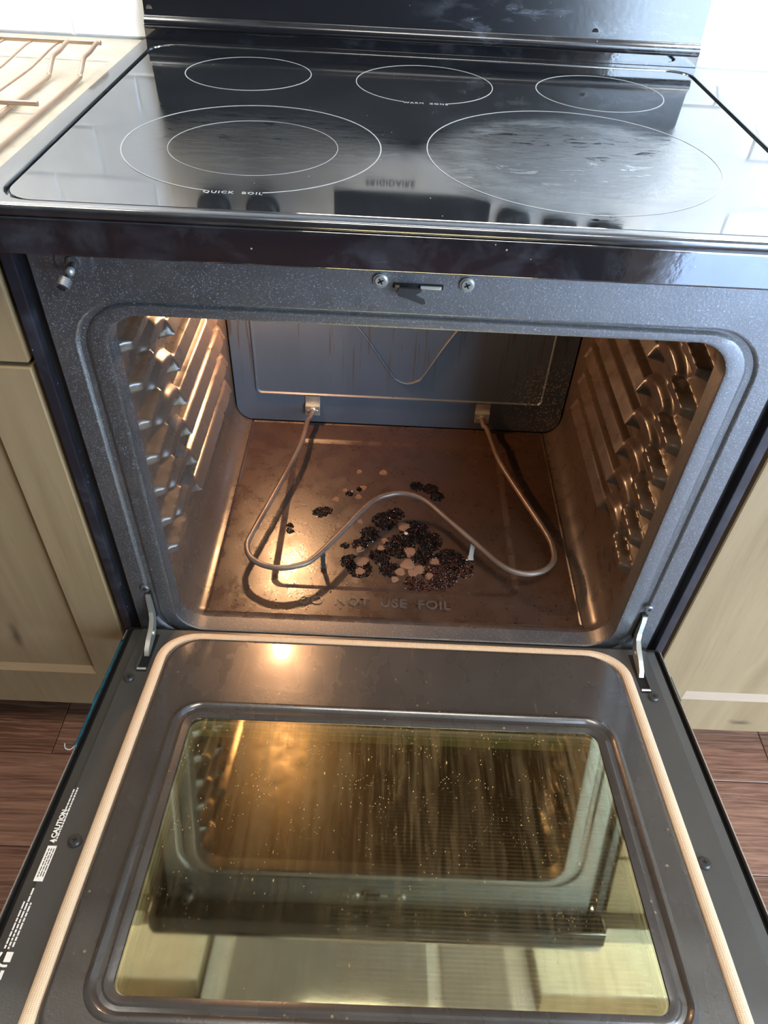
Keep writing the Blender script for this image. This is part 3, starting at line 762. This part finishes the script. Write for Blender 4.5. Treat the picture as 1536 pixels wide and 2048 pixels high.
# gasket
gp_ = []
r_ = .044
def gpt(x, y_): gp_.append((x, -y_, .0022))
for yv in (.556, .50, .45, .40, .34, .28, .22, .16, .11): gpt(-.3085 + .012 * max(0, yv - .40), yv)
for i in range(0, 11):
    a = math.radians(90 * i / 10); gp_.append((-.3085 + r_ * (1 - math.cos(a)), -(.0675 - (r_ + .002) * math.sin(a)), .0022 - .0040 * math.sin(a) ** 2))
for xv in (-.18, -.09, 0, .09, .18): gp_.append((xv, -.0215, -.0018))
for i in range(0, 11):
    a = math.radians(90 * (10 - i) / 10); gp_.append((.3085 - r_ * (1 - math.cos(a)), -(.0675 - (r_ + .002) * math.sin(a)), .0022 - .0040 * math.sin(a) ** 2))
for yv in (.10, .16, .22, .28, .34, .40, .45, .50, .556): gpt(.3085 - .012 * max(0, yv - .40), yv)
bm = bmesh.new(); tube(bm, gp_, .0070, 14, flat=.62)
finish('gasket', bm, 'gasket', dr, 60)
# door screws
def dscrew(x, yl, r=.0072, mat='screwd'):
    bm = bmesh.new(); cyl(bm, (x, -yl, .0010), (0, 0, 1), r, .0022, 26); cyl(bm, (x, -yl, .0030), (0, 0, 1), r * .92, .0018, 26, r * .72)
    s_ = finish('screw', bm, mat, dr); return s_
for (x, yl) in ((-.3265, .3265), (.3225, .3230), (-.3390, .1030), (.3350, .0980)):
    dscrew(x, yl)
    bm = bmesh.new()
    L, W = .0026, .0006
    box(bm, x - L, x + L, -yl - W, -yl + W, .0037, .00415); box(bm, x - W, x + W, -yl - L, -yl + L, .0037, .0042)
    finish('screw_cross', bm, 'void', dr, smooth=0)
# hinge pockets: black plates standing in for the shaded openings, with pin
for s in (-1, 1):
    xx = s * .3280
    bx('hinge_pocket', 'void', xx - .0065, xx + .0065, -.090, -.022, -.0005, .0005, dr, smooth=0)
    bx('pocket_flange', 'border', xx + s * .0065 - .0012, xx + s * .0065 + .0012, -.088, -.024, 0, .0035, dr, bev=.0006)
    bm = bmesh.new(); cyl(bm, (xx, -.0865, .0014), (1, 0, 0), .0019, .012, 14); finish('hinge_pin', bm, 'zinc', dr)
# teal film left on the door's side edges
bm = bmesh.new()
N = 26; A = []; B = []
for i in range(N + 1):
    yv = .030 + .178 * i / N; jag = .0012 * math.sin(i * 2.1) + .001 * math.sin(i * 5.3)
    top = -.0035 + (.0030 if 13 < i < 17 else 0)
    A.append(bm.verts.new((-.3722 - .0004 * (i % 2), -yv, top))); B.append(bm.verts.new((-.3724, -yv, -.011 + jag)))
for i in range(N): bm.faces.new((A[i], A[i + 1], B[i + 1], B[i]))
A2 = [bm.verts.new((-.3690 + .0006 * math.sin(i * 1.7), v.co.y, v.co.z + .0002)) for i, v in enumerate(A)]
for i in range(N): bm.faces.new((A[i], A2[i], A2[i + 1], A[i + 1]))
tp = finish('film_remnant', bm, 'tape', dr, 30)
sol = tp.modifiers.new('thick', 'SOLIDIFY'); sol.thickness = .0003
bm = bmesh.new(); tube(bm, spline([(-.3715, -.206, -.004), (-.3745, -.212, -.003), (-.3790, -.213, .000), (-.3815, -.208, .002)], 5), .0007, 6)
finish('film_curl', bm, 'ash', dr)
bx('film_remnant', 'tape', .3712, .3724, -.098, -.055, -.020, -.004, dr, bev=.0004)
# printed warnings along the left edge
TR = (0, 0, R90)
def mk(body, size, y0_, x, align='LEFT', **kw): return text('printed_warning', body, size, 'white', dr, (x, -y0_, .0004), TR, .0001, align=align, **kw)
bx('warning_label', 'white', -.3520, -.3430, -.3690, -.3320, .0, .0004, dr, smooth=0)
for k in range(3):
    bm = bmesh.new(); yy_ = .3350
    random.seed(k + 3)
    xk = -.3495 + .0024 * k
    while yy_ < .364:
        L = random.uniform(.002, .006); box(bm, xk - .0004, xk + .0004, -yy_ - L, -yy_, .0003, .0006); yy_ += L + .001
    finish('fine_print', bm, 'matte_black', dr, smooth=0)
mk('CAUTION', .0072, .3235, -.3500, bold=.0003)
bm = bmesh.new()
vs = [(-.3472, -.3290), (-.3472, -.3242), (-.3528, -.3266)]
f_ = bm.faces.new([bm.verts.new((a, b, .0005)) for a, b in vs]); finish('warning_triangle', bm, 'white', dr, smooth=0)
def fine(xk, ya, yb2, hw_=.0007, lo=.0012, hi=.0045, gap=.0009):
    bm = bmesh.new(); yy_ = ya
    while yy_ < yb2 - .001:
        L = random.uniform(lo, hi); box(bm, xk - hw_, xk + hw_, -min(yy_ + L, yb2), -yy_, .0, .0005); yy_ += L + gap
    return finish('fine_print', bm, 'white', dr, smooth=0)
fine(-.3496, .266, .292); fine(-.3462, .264, .327)
for k, (ya, yb2) in enumerate(((.389, .432), (.376, .432), (.390, .432))): fine(-.3520 + .0033 * k, ya, yb2, .0007, .002, .007, .0010)
bm = bmesh.new()
box(bm, -.3485, -.3425, -.4430, -.4345, .0, .0005); tube(bm, spline([(-.3530, -.4350, .0005), (-.3540, -.4420, .0005), (-.3490, -.4460, .0005), (-.3435, -.4462, .0005)], 4), .0011, 6, flat=.3)
finish('warning_pictogram', bm, 'white', dr, smooth=0)
fine(-.3455, .4500, .4900, .0014, .004, .009, .0012)

# hinge arms between frame and door
for s in (-1, 1):
    hp = [(.006, .393), (-.0030, .3935), (-.0060, .385), (-.0100, .366), (-.0160, .360), (-.0300, .358), (-.0450, .3555), (-.0580, .350), (-.0640, .343), (-.0600, .3400), (-.0450, .3400), (-.0300, .341), (-.0200, .3395), (-.0080, .342), (.0, .352), (.006, .370)]
    bm = bmesh.new(); n = len(hp)
    def bend(y_, z_): return s * (.3325 - .0050 * sst(.0, .03, -y_) * (1 if True else 0))
    th = .0030
    A = [bm.verts.new((bend(a, b) - th, a, b)) for a, b in hp]; B = [bm.verts.new((bend(a, b) + th, a, b)) for a, b in hp]
    bm.faces.new(A); bm.faces.new(B[::-1])
    for i in range(n): j = (i + 1) % n; bm.faces.new((A[i], A[j], B[j], B[i]))
    hg = finish('hinge_arm', bm, 'zinc', rg, 30); hg['label'] = 'bare metal hinge arm'
    bx('hinge_slot', 'void', s * .3325 - .004, s * .3325 + .004, -.0004, .004, .345, .396, hg, smooth=0)
    bm = bmesh.new(); cyl(bm, (s * .3275, -.030, .349), (1, 0, 0), .0036, .008, 16); finish('rivet', bm, 'zinc', hg)

# ------------------------------------------------------------------ burnt-on food on the oven floor
BLACK = [(-0.019,0.243,0.019),(-0.042,0.212,0.015),(-0.057,0.189,0.012),(0.031,0.222,0.022),(0.055,0.201,0.019),(0.007,0.187,0.023),(0.042,0.168,0.017),(-0.071,0.150,0.014),(-0.055,0.136,0.017),(-0.025,0.164,0.015),(-0.009,0.138,0.015),(0.061,0.137,0.019),(0.085,0.160,0.023),(0.104,0.145,0.017),(0.068,0.112,0.015),(0.030,0.110,0.015),(-0.127,0.257,0.011),(-0.115,0.262,0.008),(-0.173,0.223,0.006),(-0.172,0.212,0.006),(0.036,0.333,0.011),(0.058,0.328,0.012),(0.070,0.309,0.011),(-0.080,0.306,0.006),(-0.064,0.320,0.005),(0.073,0.128,0.022),(0.045,0.096,0.011),(-0.081,0.184,0.006),(-0.002,0.261,0.014)]
BROWN = [(0.013,0.233,0.011),(-0.018,0.199,0.006),(-0.024,0.182,0.006),(-0.057,0.178,0.007),(-0.054,0.151,0.012),(-0.055,0.131,0.009),(0.023,0.177,0.011),(0.019,0.150,0.011),(0.038,0.141,0.009),(0.062,0.158,0.009),(0.007,0.134,0.008),(-0.067,0.365,0.005),(-0.024,0.366,0.007),(-0.103,0.291,0.006),(-0.089,0.314,0.005),(-0.065,0.300,0.006),(-0.058,0.323,0.006),(-0.096,0.229,0.005),(-0.062,0.112,0.006),(-0.060,0.240,0.005),(0.053,0.127,0.008),(0.027,0.133,0.008),(-0.001,0.118,0.006)]
ZF = z0 - .0037
def lump(bm, x, y_, r, h, zb=ZF):
    n = random.choice((5, 6, 7)); ph = random.random() * 6.3
    rg_ = [bm.verts.new((x + r * random.uniform(.75, 1.2) * math.cos(ph + 6.2832 * i / n), y_ + r * random.uniform(.75, 1.2) * math.sin(ph + 6.2832 * i / n), zb)) for i in range(n)]
    r2 = [bm.verts.new((v.co.x * .45 + x * .55 + random.uniform(-.1, .1) * r, v.co.y * .45 + y_ * .55, zb + h * random.uniform(.6, 1))) for v in rg_]
    for i in range(n): j = (i + 1) % n; bm.faces.new((rg_[i], rg_[j], r2[j], r2[i]))
    bm.faces.new(r2)
random.seed(11)
res = empty('burnt_residue', (0, .18, ZF)); tag(res, 'black and brown burnt-on food crust in the middle of the oven floor', 'burnt food')
def inbrown(x, y_): return any((x - a) ** 2 + (y_ - b) ** 2 < (r * .72) ** 2 for a, b, r in BROWN)
bm = bmesh.new(); bm2 = bmesh.new()
for (a, b, r) in BLACK:
    for _ in range(int(r * r * 1700000)):
        th = random.random() * 6.2832; q_ = r * 1.12 * random.random() ** .5
        if q_ > r * .85 and random.random() < .5: continue
        x, y_ = a + q_ * math.cos(th), b + q_ * math.sin(th)
        if inbrown(x, y_): continue
        tgt = bm2 if (b < .155 and a > .02 and random.random() < .5) or random.random() < .08 else bm
        lump(tgt, x, y_ - .18, random.uniform(.0009, .0024), random.uniform(.0006, .0022), 0)
bm3 = bmesh.new()
for (a, b, r) in BLACK:
    n = 22; ph = random.random() * 6
    n = 34; o_ = [r * (.86 + .14 * math.sin(3 * 6.2832 * i / n + ph) + random.uniform(-.22, .22)) for i in range(n)]
    rs = loops(bm3, [[(a + q_ * o_[i] * math.cos(6.2832 * i / n), b - .18 + q_ * o_[i] * math.sin(6.2832 * i / n), h) for i in range(n)] for q_, h in ((1, .0001), (.9, .0003 + .0001 * random.random()))]); bm3.faces.new(rs[-1])
c3 = finish('burnt_film', bm3, 'crustred', res, 0); c3['kind'] = 'stuff'
c1 = finish('charred_crust', bm, 'crust', res, 0); c1['kind'] = 'stuff'
c2 = finish('sticky_syrup_crust', bm2, 'crustred', res, 0); c2['kind'] = 'stuff'; c2['label'] = 'dark red-brown sticky crust'
for (a, b, r) in BROWN:
    bm = bmesh.new(); n = 18; ph = random.random() * 6
    def rad(i): return r * (1 + .13 * math.sin(3 * 6.2832 * i / n + ph) + random.uniform(-.03, .03))
    o_ = [rad(i) for i in range(n)]
    L = [[(a + q_ * o_[i] * math.cos(6.2832 * i / n), b - .18 + q_ * o_[i] * math.sin(6.2832 * i / n), h) for i in range(n)] for q_, h in ((1, 0.0001), (.85, .0011), (.62, .0008 + .0008 * (r > .009)), (.3, .0007 + .0012 * (r > .009)))]
    rs = loops(bm, L); bm.faces.new(rs[-1]); finish('baked_bubble', bm, 'bubble', res, 60)
for (a, b, r) in ((.016, .216, .004), (-.077, .311, .0022), (.112, .163, .0018)):
    bm = bmesh.new(); lump(bm, a, b - .18, r, .002, .0016); finish('ash_flake', bm, 'ash', res, 0)
# crumbs scattered over the rest of the floor
bm = bmesh.new()
for _ in range(900):
    x, y_ = random.uniform(-.265, .265), random.uniform(.045, .485)
    if random.random() > .35 + .65 * (1 - sst(.05, .14, y_)): continue
    zb = z0 + .0001 if not (abs(x) < .187 and .091 < y_ < .447) else ZF
    lump(bm, x, y_ - .18, random.uniform(.0004, .0013), random.uniform(.0003, .0008), zb - ZF)
cb = finish('scattered_crumbs', bm, 'crust', res, 0); cb['kind'] = 'stuff'
# pale drips / crumbs on the top of the door liner and a white fleck on the pan
# ------------------------------------------------------------------ oven rack lying on the left counter
rk = empty('oven_rack', (-.70, .18, .9155)); tag(rk, 'browned wire oven rack lying on the left countertop', 'oven rack')
RX, RY, RZ = rk.location
def wire(name, pts, r, seg=10, sub=6):
    bm = bmesh.new(); tube(bm, spline([(a - RX, b - RY, c_ - RZ) for a, b, c_ in pts], sub), r, seg); return finish(name, bm, 'copper_wire', rk, 60)
zl = .9190
for x in (-.402, -.438):
    wire('side_rod', [(x - .001, .424, .936), (x, .412, .9372), (x + .001, .385, .9350), (x + .001, .362, .9340), (x + .002, .350, .9300), (x + .002, .336, .9225), (x + .002, .322, .9195), (x + .002, .22, zl), (x + .002, .05, zl), (x + .002, -.015, zl)], .0026)
wire('end_rod', [(-.400, .4255, .9360), (-.55, .4255, .9360), (-.80, .4255, .9360), (-.998, .4255, .9360)], .0027, sub=3)
wire('cross_rod', [(-.404, .213, .9245), (-.70, .213, .9245), (-.995, .213, .9245)], .0026, sub=3)
wire('cross_rod', [(-.404, .02, .9245), (-.70, .02, .9245), (-.995, .02, .9245)], .0026, sub=3)
k = 0
x = -.452
while x > -.99:
    wire('rack_wire', [(x, .4255, .9340), (x, .40, .9340), (x, .345, .9300), (x, .30, .9285), (x, .1, .9285), (x, -.015, .9285)], .0013, 8, 4)
    x -= .0335
for x in (-.985,):
    wire('side_rod', [(x, .424, .936), (x, .385, .9350), (x, .350, .9300), (x, .322, .9195), (x, .22, zl), (x, -.015, zl)], .0026)
wire('end_rod', [(-.399, -.016, .9235), (-.70, -.016, .9235), (-.986, -.016, .9235)], .0027, sub=3)
